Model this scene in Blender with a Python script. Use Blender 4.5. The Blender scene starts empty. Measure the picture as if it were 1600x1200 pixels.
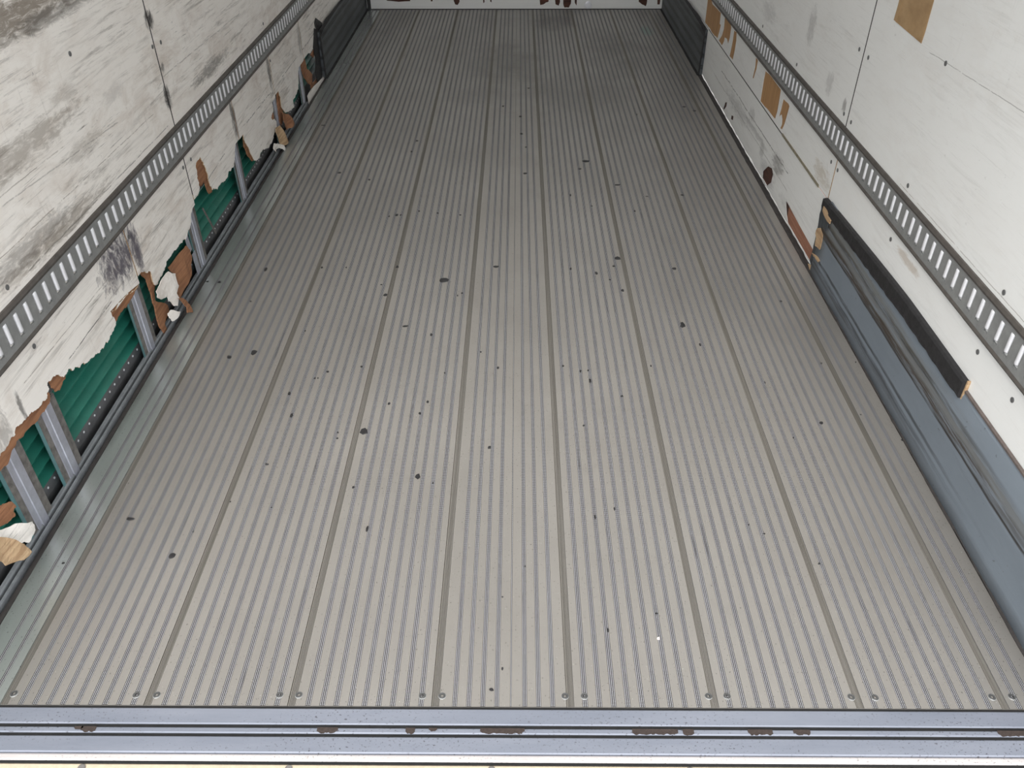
import bpy, bmesh, math, random
from mathutils import Vector, Matrix
random.seed(7)
S = bpy.context.scene
C = S.collection

# ------------------------------------------------------------ camera
F_PX = 1281.8
PITCH, YAW, ROLL = 0.65275, -0.0083, -0.00283
cam_d = bpy.data.cameras.new('camera'); cam = bpy.data.objects.new('camera', cam_d); C.objects.link(cam)
cam_d.sensor_fit = 'HORIZONTAL'; cam_d.sensor_width = 36.0; cam_d.lens = 36.0 * F_PX / 1600.0
cam_d.clip_start = 0.02; cam_d.clip_end = 200
fw = Vector((math.sin(YAW) * math.cos(PITCH), math.cos(YAW) * math.cos(PITCH), -math.sin(PITCH)))
rt = Vector((math.cos(YAW), -math.sin(YAW), 0)); up = rt.cross(fw)
r2 = math.cos(ROLL) * rt + math.sin(ROLL) * up; u2 = -math.sin(ROLL) * rt + math.cos(ROLL) * up
M = Matrix((r2, u2, -fw)).transposed().to_4x4(); M.translation = Vector((0.18291, 0, 1.69656))
cam.matrix_world = M
S.camera = cam

# ------------------------------------------------------------ daylight
world = bpy.data.worlds.new('sky'); S.world = world; world.use_nodes = True
bg = world.node_tree.nodes['Background']
bg.inputs['Color'].default_value = (0.93, 0.965, 1.0, 1); bg.inputs['Strength'].default_value = 1.15
sun_d = bpy.data.lights.new('sun', 'SUN'); sun_d.energy = 2.3; sun_d.angle = math.radians(40); sun_d.color = (1, .97, .92)
sun = bpy.data.objects.new('sun', sun_d); C.objects.link(sun)
sun.rotation_euler = (math.radians(42), 0, math.radians(-8)); sun.location = (0, -4, 6)
S.view_settings.view_transform = 'Standard'; S.view_settings.look = 'None'
S.view_settings.gamma = 1; S.view_settings.use_curve_mapping = False
S.view_settings.exposure = 1.05

# ------------------------------------------------------------ measures (metres; x across, y into the body, z up)
XL, XR = -1.115, 1.412          # inner faces of the side walls
Y0, Y1 = 0.884, 7.43            # opening, bulkhead
ZT = 2.45                       # roof
RB, RT = 0.470, 0.592           # lashing rails
TORN_EDGES = [[(1.3325, 0.2977), (1.4589, 0.3112), (1.5166, 0.305), (1.5416, 0.304), (1.5902, 0.3067), (1.6165, 0.319), (1.6713, 0.3081), (1.7175, 0.2968), (1.7675, 0.2926), (1.7909, 0.3081), (1.7932, 0.3264), (1.8216, 0.3227), (1.8572, 0.3005), (1.8855, 0.2885), (1.9025, 0.2943), (1.9409, 0.2707), (1.9777, 0.2603), (2.0121, 0.245), (2.0547, 0.2386), (2.0841, 0.2325), (2.1247, 0.2335), (2.1605, 0.2336), (2.1935, 0.2361), (2.214, 0.2423), (2.2192, 0.2561), (2.2115, 0.2806), (2.2085, 0.297), (2.2379, 0.2808), (2.2932, 0.2829), (2.3285, 0.2786), (2.366, 0.2683), (2.4084, 0.263), (2.4326, 0.2637), (2.447, 0.2906)], [(2.469, 0.288), (2.4972, 0.2771), (2.5365, 0.2548), (2.5344, 0.2352), (2.5341, 0.2093), (2.542, 0.1941), (2.5908, 0.1975), (2.6394, 0.199), (2.6667, 0.2078), (2.6943, 0.2167), (2.7279, 0.2144), (2.7755, 0.2104), (2.8054, 0.2109), (2.8343, 0.2094), (2.872, 0.209), (2.9075, 0.2046), (2.9398, 0.216), (2.974, 0.2296), (2.9789, 0.2467), (3.006, 0.2613), (3.0362, 0.2691), (3.0577, 0.2867)], [(3.0916, 0.2878), (3.1385, 0.3056), (3.1352, 0.3456), (3.1476, 0.3839), (3.1853, 0.4008), (3.2124, 0.4034), (3.234, 0.3755), (3.2446, 0.3435), (3.2505, 0.3045), (3.2464, 0.2636), (3.2623, 0.2363), (3.3197, 0.2136), (3.3512, 0.2174), (3.4143, 0.2105), (3.47, 0.2045), (3.4932, 0.2218), (3.5508, 0.2158), (3.5872, 0.2221), (3.613, 0.2422), (3.6565, 0.2857), (3.7133, 0.3036)], [(3.7862, 0.2824), (3.7805, 0.2597), (3.8213, 0.2064), (3.8559, 0.1412), (3.8746, 0.1172), (3.9476, 0.0975), (3.9966, 0.1113), (4.0653, 0.0977), (4.1341, 0.081), (4.2063, 0.0841), (4.2639, 0.104), (4.3414, 0.1103), (4.3505, 0.1419), (4.313, 0.1691), (4.2701, 0.1877), (4.3302, 0.211), (4.3319, 0.251)], [(4.4096, 0.2592), (4.4852, 0.262), (4.5006, 0.2226), (4.4913, 0.1698), (4.561, 0.1174), (4.673, 0.0934), (4.7489, 0.0822), (4.7506, 0.1297), (4.821, 0.1325), (4.8954, 0.1383), (4.9406, 0.1986), (4.9891, 0.2395)], [(5.1235, 0.2491), (5.2334, 0.2446), (5.3616, 0.2323), (5.4681, 0.2385), (5.5756, 0.2416), (5.7152, 0.2536), (5.8358, 0.2639)]]
CORES = [[(1.3704, 0.258), (1.5246, 0.2998), (1.6281, 0.3135), (1.7889, 0.2984), (1.7923, 0.2821), (1.7768, 0.267), (1.7436, 0.2642), (1.6889, 0.2666), (1.6424, 0.277), (1.6204, 0.276), (1.5977, 0.2825), (1.5795, 0.2765), (1.5367, 0.26), (1.5002, 0.2677), (1.4371, 0.2672)], [(1.8304, 0.3273), (1.8953, 0.2835), (1.8826, 0.2722), (1.8604, 0.2706), (1.8389, 0.264), (1.8213, 0.2731), (1.8127, 0.2935), (1.8139, 0.3106)], [(2.2228, 0.2685), (2.2246, 0.2916), (2.314, 0.2898), (2.4451, 0.2666), (2.4209, 0.2504), (2.3823, 0.2459), (2.3353, 0.2445), (2.2972, 0.2458), (2.2537, 0.2462), (2.2293, 0.2422)], [(2.4789, 0.2875), (2.5537, 0.2553), (2.551, 0.2178), (2.5524, 0.1853), (2.5323, 0.176), (2.5204, 0.1431), (2.5997, 0.0776), (2.5938, 0.0419), (2.5393, 0.0346), (2.5393, -0.0023), (2.5385, -0.0219), (2.5088, 0.0124), (2.4958, 0.0492), (2.499, 0.0886), (2.5065, 0.1247), (2.5052, 0.1658), (2.5082, 0.2036), (2.5085, 0.2373)], [(3.1936, 0.3974), (3.2304, 0.4016), (3.2588, 0.3709), (3.2663, 0.3344), (3.2742, 0.2858), (3.2724, 0.2231), (3.2402, 0.2289), (3.2212, 0.2747), (3.224, 0.3018), (3.1674, 0.2956), (3.1498, 0.3284), (3.1528, 0.3654)], [(3.811, 0.2855), (3.8431, 0.2517), (3.8703, 0.1937), (3.8963, 0.115), (3.8624, 0.1189), (3.8129, 0.1649), (3.7849, 0.2205)], [(3.9497, 0.1694), (4.0398, 0.1712), (4.156, 0.1679), (4.2878, 0.178), (4.342, 0.1932), (4.3402, 0.1525), (4.2155, 0.1563), (4.0823, 0.1585), (3.9789, 0.1581)], [(4.4841, 0.2658), (4.5386, 0.2588), (4.5917, 0.2069), (4.5243, 0.1586), (4.5252, 0.0975), (4.4528, 0.0839), (4.4294, 0.1137), (4.446, 0.1956)], [(5.0956, 0.2718), (5.1828, 0.2399), (5.2031, 0.1654), (5.3134, 0.1014), (5.2746, 0.0497), (5.1825, 0.0862), (5.1079, 0.1402), (5.075, 0.1956)], [(5.4395, 0.215), (5.6809, 0.2543), (5.7728, 0.1983), (5.7838, 0.1211), (5.623, 0.1771), (5.5161, 0.1782), (5.4102, 0.1759), (5.3528, 0.2076)], [(5.587, 0.0109), (5.4367, 0.0154), (5.3028, 0.0328), (5.2388, 0.029), (5.2419, 0.0599), (5.3948, 0.0446), (5.5298, 0.0529)]]
FLAPS = [([(2.6674, 0.1967), (2.7509, 0.1938), (2.8577, 0.186), (2.8822, 0.1563), (2.8839, 0.127), (2.8324, 0.0695), (2.7661, 0.0648), (2.6892, 0.0536), (2.6645, 0.0601), (2.6729, 0.1002), (2.6881, 0.1107), (2.6977, 0.1523), (2.6701, 0.1816)], -1.111, 0.008, 'ply', 'broad smooth sheet of brown plywood hanging loose left of the third stud', 'torn_plywood_flap'), ([(2.5062, 0.1917), (2.5585, 0.2003), (2.6375, 0.1974), (2.6825, 0.1637), (2.6687, 0.136), (2.6751, 0.1156), (2.6328, 0.1075), (2.6424, 0.0821), (2.6137, 0.0633), (2.5895, 0.0784), (2.5723, 0.1112), (2.5634, 0.1358), (2.5197, 0.149), (2.4939, 0.1754)], -1.103, 0.01, 'white', 'white faced scrap of wall lining curling in front of the brown plywood sheet', 'torn_lining_flap'), ([(2.5712, 0.1202), (2.6257, 0.0868), (2.655, 0.0461), (2.6673, 0.001), (2.6191, 0.0287), (2.6272, 0.0493), (2.6034, 0.0865)], -1.065, 0.0, 'ply', 'thin brown splinter of plywood draped over the floor rail', 'plywood_splinter'), ([(2.538, 0.0775), (2.5749, 0.0708), (2.6192, 0.0344), (2.5879, 0.0315), (2.5397, 0.0429), (2.5328, 0.0614)], -1.1, 0.01, 'white', 'small white crumpled scrap of lining just above the floor rail', 'torn_lining_flap'), ([(4.461, 0.1555), (4.5412, 0.1171), (4.6245, 0.0551), (4.6333, 0.0223), (4.5192, 0.0453), (4.4629, 0.0551), (4.4248, 0.087)], -1.107, 0.02, 'ply', 'tan frayed plywood tatter beside the fifth stud from the opening', 'torn_plywood_flap'), ([(4.2738, 0.135), (4.3509, 0.1208), (4.3807, 0.0604), (4.4199, 0.0096), (4.359, 0.0112), (4.2847, 0.0328), (4.2565, 0.0928)], -1.105, 0.02, 'tan', 'pale tan tatter of plywood bent over the end of the floor rail gap', 'torn_plywood_flap'), ([(4.1581, 0.0681), (4.1962, 0.0811), (4.2613, 0.0525), (4.348, 0.0082), (4.3592, -0.0179), (4.3077, -0.0048), (4.249, 0.0361), (4.1678, 0.0434)], -1.103, 0.02, 'white', 'white curled scrap of lining under the pale tan plywood tatter', 'torn_lining_flap'), ([(1.3728, 0.1882), (1.4088, 0.1606), (1.4373, 0.1463), (1.4819, 0.1057), (1.4764, 0.0798), (1.437, 0.0742), (1.4147, 0.0944), (1.3977, 0.1375), (1.3614, 0.1731)], -1.103, 0.016, 'white', 'crumpled white shred of lining hanging over the nearest wall gap', 'torn_lining_flap'), ([(1.3346, 0.2077), (1.3707, 0.1653), (1.3937, 0.1183), (1.3982, 0.0842), (1.3692, 0.086), (1.3212, 0.121), (1.3104, 0.1758)], -1.079, 0.018, 'tan', 'tan plywood chunk hanging lowest in the nearest wall gap', 'plywood_chunk'), ([(1.4225, 0.2308), (1.4418, 0.2064), (1.4659, 0.1955), (1.4766, 0.1659), (1.4593, 0.1652), (1.4589, 0.1515), (1.4354, 0.1553), (1.4107, 0.1655), (1.3918, 0.1904)], -1.115, 0.01, 'ply', 'frayed orange brown plywood tuft left of the nearest aluminium stud', 'torn_plywood_flap'), ([(5.5798, 0.3731), (5.7418, 0.3029), (5.646, 0.2631), (5.5616, 0.265), (5.5382, 0.3177), (5.5252, 0.3555)], -1.113, 0, 'black', 'black tape scrap stuck on the white lining near the far left kick plate', 'tape_scrap'), ([(5.0653, -0.0174), (5.0567, 0.0482), (5.2515, 0.0449), (5.5487, 0.0141), (5.7154, -0.0407), (5.5314, -0.0389)], -1.109, 0, 'white', 'clean white triangular piece of lining standing on the floor at left', 'torn_lining_flap')]
RIVETS_L = [(2.4586, 1.0165), (1.7974, 0.628), (3.0305, 0.8823), (3.111, 0.8762), (4.4197, 0.6209), (1.8023, 0.4426), (3.0269, 0.4342), (3.1181, 0.4308), (2.4637, 0.4274), (4.4289, 0.4357), (3.5659, 0.5397)]
RIVETS_R = [(2.4401, 0.994), (2.4399, 0.621), (3.0866, 0.8571), (2.99, 0.8554), (2.9985, 0.6229), (3.0823, 0.6246), (2.4441, 0.431), (3.0925, 0.4318), (3.0112, 0.4317), (1.7949, 0.6187), (1.7997, 0.4315), (1.6019, 0.4253), (3.7379, 0.6151), (4.3735, 0.6185)]
PLY_R = [[(5.7509, 0.4658), (5.6538, 0.4696), (5.5895, 0.4498), (5.4292, 0.4567), (5.3291, 0.4591), (5.3169, 0.4004), (5.2846, 0.4021), (5.3033, 0.3538), (5.3197, 0.3161), (5.3861, 0.3116), (5.4285, 0.305), (5.4756, 0.3038), (5.5235, 0.3025), (5.5793, 0.3103), (5.6272, 0.3072), (5.7283, 0.3046), (5.7452, 0.3094)], [(5.2112, 0.4625), (5.1306, 0.4677), (5.047, 0.4661), (5.0171, 0.4538), (5.0151, 0.399), (5.0347, 0.3579), (5.079, 0.3745), (5.1372, 0.3675), (5.1419, 0.3458), (5.1803, 0.3109), (5.2252, 0.3114), (5.2829, 0.313), (5.2178, 0.359), (5.1961, 0.4014)], [(4.9402, 0.4574), (4.8759, 0.462), (4.8564, 0.4246), (4.8595, 0.3535), (4.8691, 0.3152), (4.9179, 0.3134), (4.9566, 0.3106), (4.9461, 0.3496), (4.9378, 0.4033)], [(4.4047, 0.4577), (4.3561, 0.4571), (4.3549, 0.4143), (4.378, 0.36), (4.4005, 0.3569), (4.3882, 0.4154)], [(4.1913, 0.4532), (4.1177, 0.4597), (4.003, 0.4583), (3.8934, 0.4569), (3.8881, 0.4349), (3.8841, 0.3913), (3.8838, 0.3519), (3.894, 0.3177), (3.9544, 0.3151), (4.0305, 0.3138), (4.0924, 0.3085), (4.1859, 0.3061), (4.1898, 0.3466), (4.1945, 0.4054)], [(3.8295, 0.4348), (3.7437, 0.4414), (3.7234, 0.4366), (3.725, 0.4244), (3.731, 0.396), (3.7414, 0.3509), (3.7611, 0.3166), (3.7923, 0.3113), (3.7803, 0.3338), (3.7904, 0.3544), (3.8124, 0.3677), (3.8423, 0.3451), (3.8345, 0.381)]]
PLY_LOW_R = [(3.5073, 0.0784), (3.4735, 0.0784), (3.2735, 0.0693), (3.0908, 0.0631), (3.0979, 0.0352), (3.0966, 0.0086), (3.114, -0.0194), (3.147, -0.0283), (3.2538, -0.0232), (3.3102, -0.0052), (3.4163, 0.0046), (3.4595, 0.0313)]
KNOT_R = [(3.8603, 0.0946), (3.7964, 0.1115), (3.7603, 0.0974), (3.764, 0.0534), (3.8121, 0.0157), (3.8516, -0.0017), (3.9116, 0.006), (3.9251, 0.0409)]
HOLES_R = [[(4.8913, 0.0642), (4.8465, 0.0791), (4.8474, 0.0563), (4.8887, 0.0117), (4.9134, 0.0186)], [(4.6996, 0.0547), (4.6533, 0.0635), (4.6536, 0.0413), (4.7, 0.0322)]]
TAPE_R = [(2.8586, 1.0714), (2.8626, 1.0104), (2.8154, 1.0081), (2.6237, 0.9998), (2.6203, 1.0339), (2.6219, 1.1231), (2.6387, 1.163), (2.8567, 1.1191)]
SKIRT_END = [(3.05, 0.2978), (3.0412, 0.2187), (3.0277, 0.0964), (3.0664, 0.025), (2.9809, -0.0119)]
TANS = [[(3.0124, 0.2824), (2.9723, 0.285), (2.9104, 0.2689), (2.9146, 0.2533), (2.9722, 0.2523), (3.0125, 0.2604)], [(3.0466, 0.1679), (2.997, 0.1956), (2.9564, 0.188), (2.9439, 0.1607), (2.9498, 0.1233), (3.0034, 0.1122), (3.0098, 0.1436)], [(3.0181, 0.0721), (2.9747, 0.0867), (2.9153, 0.0901), (2.9306, 0.0759), (2.9875, 0.0681)], [(3.0299, 0.0149), (2.9858, 0.0304), (2.9206, 0.0168), (2.9204, 0.0049), (2.9712, -0.0003)]]
STUDS = [(1.5125, 1.6214), (1.6959, 1.8309), (2.3382, 2.5003), (2.9475, 3.1459), (3.6012, 3.8175), (4.3512, 4.5038), (4.9748, 5.1089)]
SKIN_RIVETS = [(2.2415, 0.0111), (2.1998, 0.0117), (2.1592, 0.0123), (2.1186, 0.0117), (2.0756, 0.0129), (2.0326, 0.014), (1.9913, 0.0138), (1.9503, 0.0141), (1.909, 0.0156)]
SCREWS = [(-0.9645, 1.0506), (-0.6839, 1.0489), (-0.6372, 1.0491), (-0.357, 1.0506), (-0.3132, 1.0508), (-0.0316, 1.0499), (0.0135, 1.0501), (0.2929, 1.0508), (0.3365, 1.051), (0.6185, 1.0524), (0.6607, 1.0527), (0.9416, 1.0517), (0.995, 1.0512), (1.2606, 1.0534), (1.3059, 1.0544)]
RUST = [(-0.7877, -0.7765), (-0.7723, -0.747), (-0.2518, -0.2139), (-0.057, -0.0444), (-0.0065, 0.0047), (0.1069, 0.1966), (0.4401, 0.5325), (0.5507, 0.5675), (0.6933, 0.7395), (0.7926, 0.822), (1.2383, 1.2914)]
BIG = [(-0.3022, 1.9702, 0.0243, 0.0279), (-0.7395, 1.4575, 0.0154, 0.0199), (-0.9034, 1.5913, 0.0234, 0.0121), (-0.1117, 1.7646, 0.0152, 0.0218), (-0.2316, 1.5582, 0.0071, 0.0213), (0.8037, 2.5852, 0.0216, 0.0349), (0.8367, 3.0118, 0.0187, 0.0215), (0.6079, 3.0991, 0.0272, 0.028), (-0.1169, 2.9145, 0.034, 0.0361), (-0.7623, 2.4009, 0.0207, 0.0318), (1.1554, 2.0168, 0.0123, 0.0127), (0.1252, 1.066, 0.0117, 0.0065), (0.5087, 2.9736, 0.0132, 0.0212), (0.5402, 4.1554, 0.0338, 0.0259), (0.4315, 2.2379, 0.0088, 0.0217), (-0.2388, 2.5732, 0.0216, 0.0131), (0.0922, 3.0261, 0.0214, 0.0163)]
SMALL = [(-0.2963, 1.7182, 0.0075, 0.0106), (-0.5731, 1.8153, 0.0097, 0.0085), (-0.5169, 1.6374, 0.0036, 0.005), (-0.7103, 1.5443, 0.0053, 0.007), (0.0973, 1.8961, 0.0099, 0.0148), (0.6032, 2.8357, 0.0128, 0.0198), (0.5855, 3.0328, 0.0107, 0.0163), (0.4289, 2.2969, 0.0067, 0.0075), (0.402, 2.293, 0.0067, 0.0112), (0.5324, 2.1534, 0.0085, 0.0104), (0.3947, 2.0011, 0.0061, 0.0095), (-0.8442, 2.3729, 0.016, 0.0235), (-0.1356, 2.5178, 0.0095, 0.0169), (-0.3631, 2.3167, 0.0112, 0.0114), (0.1147, 2.3108, 0.0089, 0.0151), (-0.3425, 2.7986, 0.0153, 0.0195), (-0.5137, 2.2491, 0.0066, 0.011), (-0.5027, 2.2491, 0.0044, 0.0073), (-0.4765, 2.2862, 0.0089, 0.0112), (-0.2406, 2.1096, 0.0085, 0.0135), (-0.1343, 2.0602, 0.0083, 0.0131), (-0.1146, 2.1202, 0.0085, 0.0136), (-1.0306, 2.8966, 0.013, 0.0153), (-1.0818, 2.9016, 0.0105, 0.0103), (-0.8686, 3.002, 0.0134, 0.0322), (-0.6365, 3.0188, 0.008, 0.0162), (-0.3208, 3.025, 0.0107, 0.0217), (-0.549, 2.0488, 0.0083, 0.0228), (-0.5828, 2.1632, 0.0086, 0.0174), (-0.3843, 1.9637, 0.0061, 0.0062), (-0.3815, 1.9361, 0.008, 0.0061), (-0.9471, 4.6846, 0.0297, 0.0104), (-0.7354, 4.0029, 0.0198, 0.0163), (-0.5679, 3.9148, 0.0129, 0.0158), (-0.3773, 4.4454, 0.0143, 0.0192), (-0.3929, 4.287, 0.0104, 0.0181), (0.1967, 4.8341, 0.0152, 0.0218), (0.2035, 4.553, 0.0181, 0.0199), (0.2275, 4.3517, 0.0105, 0.0185), (0.2184, 3.9959, 0.0197, 0.0163), (0.5038, 4.0538, 0.0133, 0.0166), (0.6801, 3.8542, 0.0255, 0.0154), (0.81, 3.7196, 0.0155, 0.0073), (0.7328, 3.5571, 0.009, 0.0205), (0.4381, 3.7336, 0.0093, 0.0294), (0.5354, 3.612, 0.0061, 0.014), (1.195, 5.0021, 0.0195, 0.023), (1.2457, 4.9339, 0.0193, 0.0225), (0.8913, 4.8671, 0.0114, 0.022), (0.9829, 3.7345, 0.0156, 0.0147), (-0.3813, 3.5143, 0.0149, 0.0202), (-0.3634, 3.5144, 0.009, 0.0134), (-0.4155, 3.5008, 0.0089, 0.0134), (-0.1918, 3.5349, 0.009, 0.0136), (-0.0857, 3.5149, 0.009, 0.0134), (-0.2807, 3.5552, 0.009, 0.0137), (0.0913, 5.0137, 0.0117, 0.0231), (0.251, 5.3548, 0.0124, 0.0128), (0.8614, 1.5444, 0.0053, 0.0047), (0.9817, 1.4392, 0.0068, 0.0065), (0.531, 1.278, 0.0064, 0.0077), (1.3842, 1.9341, 0.008, 0.0091), (1.2961, 2.0591, 0.0041, 0.0065), (-1.0204, 1.432, 0.0068, 0.0065), (0.5596, 2.9215, 0.0078, 0.0103), (0.4048, 3.0107, 0.008, 0.0215), (1.2135, 2.755, 0.01, 0.0095), (-0.0383, 2.8142, 0.0076, 0.0098), (-0.055, 2.7946, 0.0051, 0.0097), (-0.5346, 3.0191, 0.0054, 0.0108), (-0.6074, 2.5418, 0.0048, 0.0086), (-0.3683, 2.8781, 0.0078, 0.0051), (-0.8643, 2.7489, 0.0075, 0.0095), (0.0507, 2.4076, 0.0069, 0.008), (-0.0688, 2.2802, 0.0067, 0.0074), (0.3432, 2.323, 0.0067, 0.0114), (0.8455, 2.4546, 0.007, 0.0204), (0.6503, 2.3241, 0.0045, 0.0114), (1.0484, 1.9449, 0.004, 0.0091), (0.8266, 1.5773, 0.0036, 0.0048), (0.1492, 1.1208, 0.003, 0.0085), (0.2035, 1.427, 0.0051, 0.0043), (-0.0657, 1.7378, 0.0038, 0.0053), (0.459, 1.6367, 0.0036, 0.0125), (0.4022, 1.6044, 0.0036, 0.0171), (0.4056, 1.2284, 0.0031, 0.0129), (-0.64, 1.6596, 0.0037, 0.0051), (0.146, 1.3271, 0.0033, 0.004), (1.2502, 2.3414, 0.0067, 0.0077), (1.374, 2.3495, 0.0045, 0.0077), (1.026, 2.2293, 0.0044, 0.0144)]
BACK_TORN = [[(-0.9171, 0.0901), (-0.7182, 0.09), (-0.7255, 0.0651), (-0.8229, 0.0601), (-0.9244, 0.0702)], [(-0.5513, 0.0948), (-0.5298, 0.0948), (-0.537, 0.0649), (-0.5531, 0.0649)], [(-0.3629, 0.1046), (-0.3039, 0.1045), (-0.3111, 0.0597), (-0.3283, 0.0347), (-0.3497, 0.0397), (-0.3593, 0.0648)], [(-0.1162, 0.1044), (-0.0947, 0.1043), (-0.1012, 0.0546), (-0.1121, 0.0496)], [(-0.0572, 0.1043), (-0.0411, 0.1043), (-0.042, 0.0545), (-0.0526, 0.0595)], [(0.3555, 0.104), (0.4412, 0.1039), (0.437, 0.0591), (0.4156, 0.0542), (0.3944, 0.0392), (0.3675, 0.0342)], [(0.4787, 0.1039), (0.5376, 0.1038), (0.5339, 0.0541), (0.524, 0.029), (0.4967, 0.0391)], [(0.559, 0.1038), (0.634, 0.1037), (0.6258, 0.044), (0.6108, 0.0139), (0.573, 0.0139), (0.5612, 0.044)], [(0.6554, 0.1037), (0.6769, 0.1037), (0.6749, 0.0289), (0.6576, 0.054)], [(1.1906, 0.1033), (1.2655, 0.1032), (1.265, 0.0535), (1.2572, 0.0234), (1.2235, 0.0385), (1.1947, 0.0585)], [(1.3458, 0.1031), (1.3778, 0.1031), (1.3741, 0.0384), (1.3526, 0.0384)]]
BACK_DISH = [(0.7344, 0.0238), (0.8076, 0.0638), (0.7765, 0.0439)]

# ------------------------------------------------------------ node helpers
def srgb(r, g, b):
    f = lambda c: (c / 255 / 12.92) if c <= 10 else ((c / 255 + .055) / 1.055) ** 2.4
    return (f(r), f(g), f(b), 1)
class NG:
    def __init__(s, name):
        s.m = bpy.data.materials.new(name); s.m.use_nodes = True; s.t = s.m.node_tree; s.n = s.t.nodes; s.l = s.t.links
        s.b = s.n['Principled BSDF']; s.co = s.n.new('ShaderNodeTexCoord'); s.pos = s.n.new('ShaderNodeNewGeometry').outputs['Position']
    def put(s, sock, v):
        if isinstance(v, bpy.types.NodeSocket): s.l.new(v, sock)
        elif isinstance(v, (int, float)) and sock.type == 'RGBA': sock.default_value = (v, v, v, 1)
        else: sock.default_value = v
    def map(s, scale=(1, 1, 1), loc=(0, 0, 0)):
        m = s.n.new('ShaderNodeMapping'); s.l.new(s.pos, m.inputs['Vector'])
        m.inputs['Scale'].default_value = scale; m.inputs['Location'].default_value = loc; return m.outputs[0]
    def noise(s, scale=(1, 1, 1), detail=4, rough=.6, loc=(0, 0, 0), dist=0):
        n = s.n.new('ShaderNodeTexNoise'); s.l.new(s.map(scale, loc), n.inputs['Vector'])
        n.inputs['Scale'].default_value = 1; n.inputs['Detail'].default_value = detail; n.inputs['Roughness'].default_value = rough
        n.inputs['Distortion'].default_value = dist; return n.outputs['Fac']
    def ramp(s, v, a, b, lo=0., hi=1.):
        r = s.n.new('ShaderNodeMapRange'); r.clamp = True; s.put(r.inputs[0], v)
        r.inputs[1].default_value = a; r.inputs[2].default_value = b; r.inputs[3].default_value = lo; r.inputs[4].default_value = hi
        return r.outputs[0]
    def math(s, op, a, b=0., c=0.):
        m = s.n.new('ShaderNodeMath'); m.operation = op
        for i, v in enumerate((a, b, c)): s.put(m.inputs[i], v)
        return m.outputs[0]
    def mix(s, f, a, b, mode='MIX'):
        m = s.n.new('ShaderNodeMix'); m.data_type = 'RGBA'; m.blend_type = mode
        s.put(m.inputs[0], f); s.put(m.inputs[6], a); s.put(m.inputs[7], b); return m.outputs[2]
    def sep(s):
        x = s.n.new('ShaderNodeSeparateXYZ'); s.l.new(s.pos, x.inputs[0]); return x.outputs
    def blob(s, y, z, ry, rz, axes=(1, 2)):
        o = s.sep(); a = s.math('DIVIDE', s.math('SUBTRACT', o[axes[0]], y), ry); b = s.math('DIVIDE', s.math('SUBTRACT', o[axes[1]], z), rz)
        return s.ramp(s.math('ADD', s.math('MULTIPLY', a, a), s.math('MULTIPLY', b, b)), 0, 1, 1, 0)
    def bump(s, h, strength=.2, dist=.002):
        b = s.n.new('ShaderNodeBump'); s.put(b.inputs['Height'], h); b.inputs['Strength'].default_value = strength
        b.inputs['Distance'].default_value = dist; s.l.new(b.outputs[0], s.b.inputs['Normal'])
    def out(s, col=None, rough=.5, metal=0., spec=None):
        if col is not None: s.put(s.b.inputs['Base Color'], col)
        s.put(s.b.inputs['Roughness'], rough); s.put(s.b.inputs['Metallic'], metal)
        if spec is not None: s.b.inputs['Specular IOR Level'].default_value = spec
        return s.m

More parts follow.
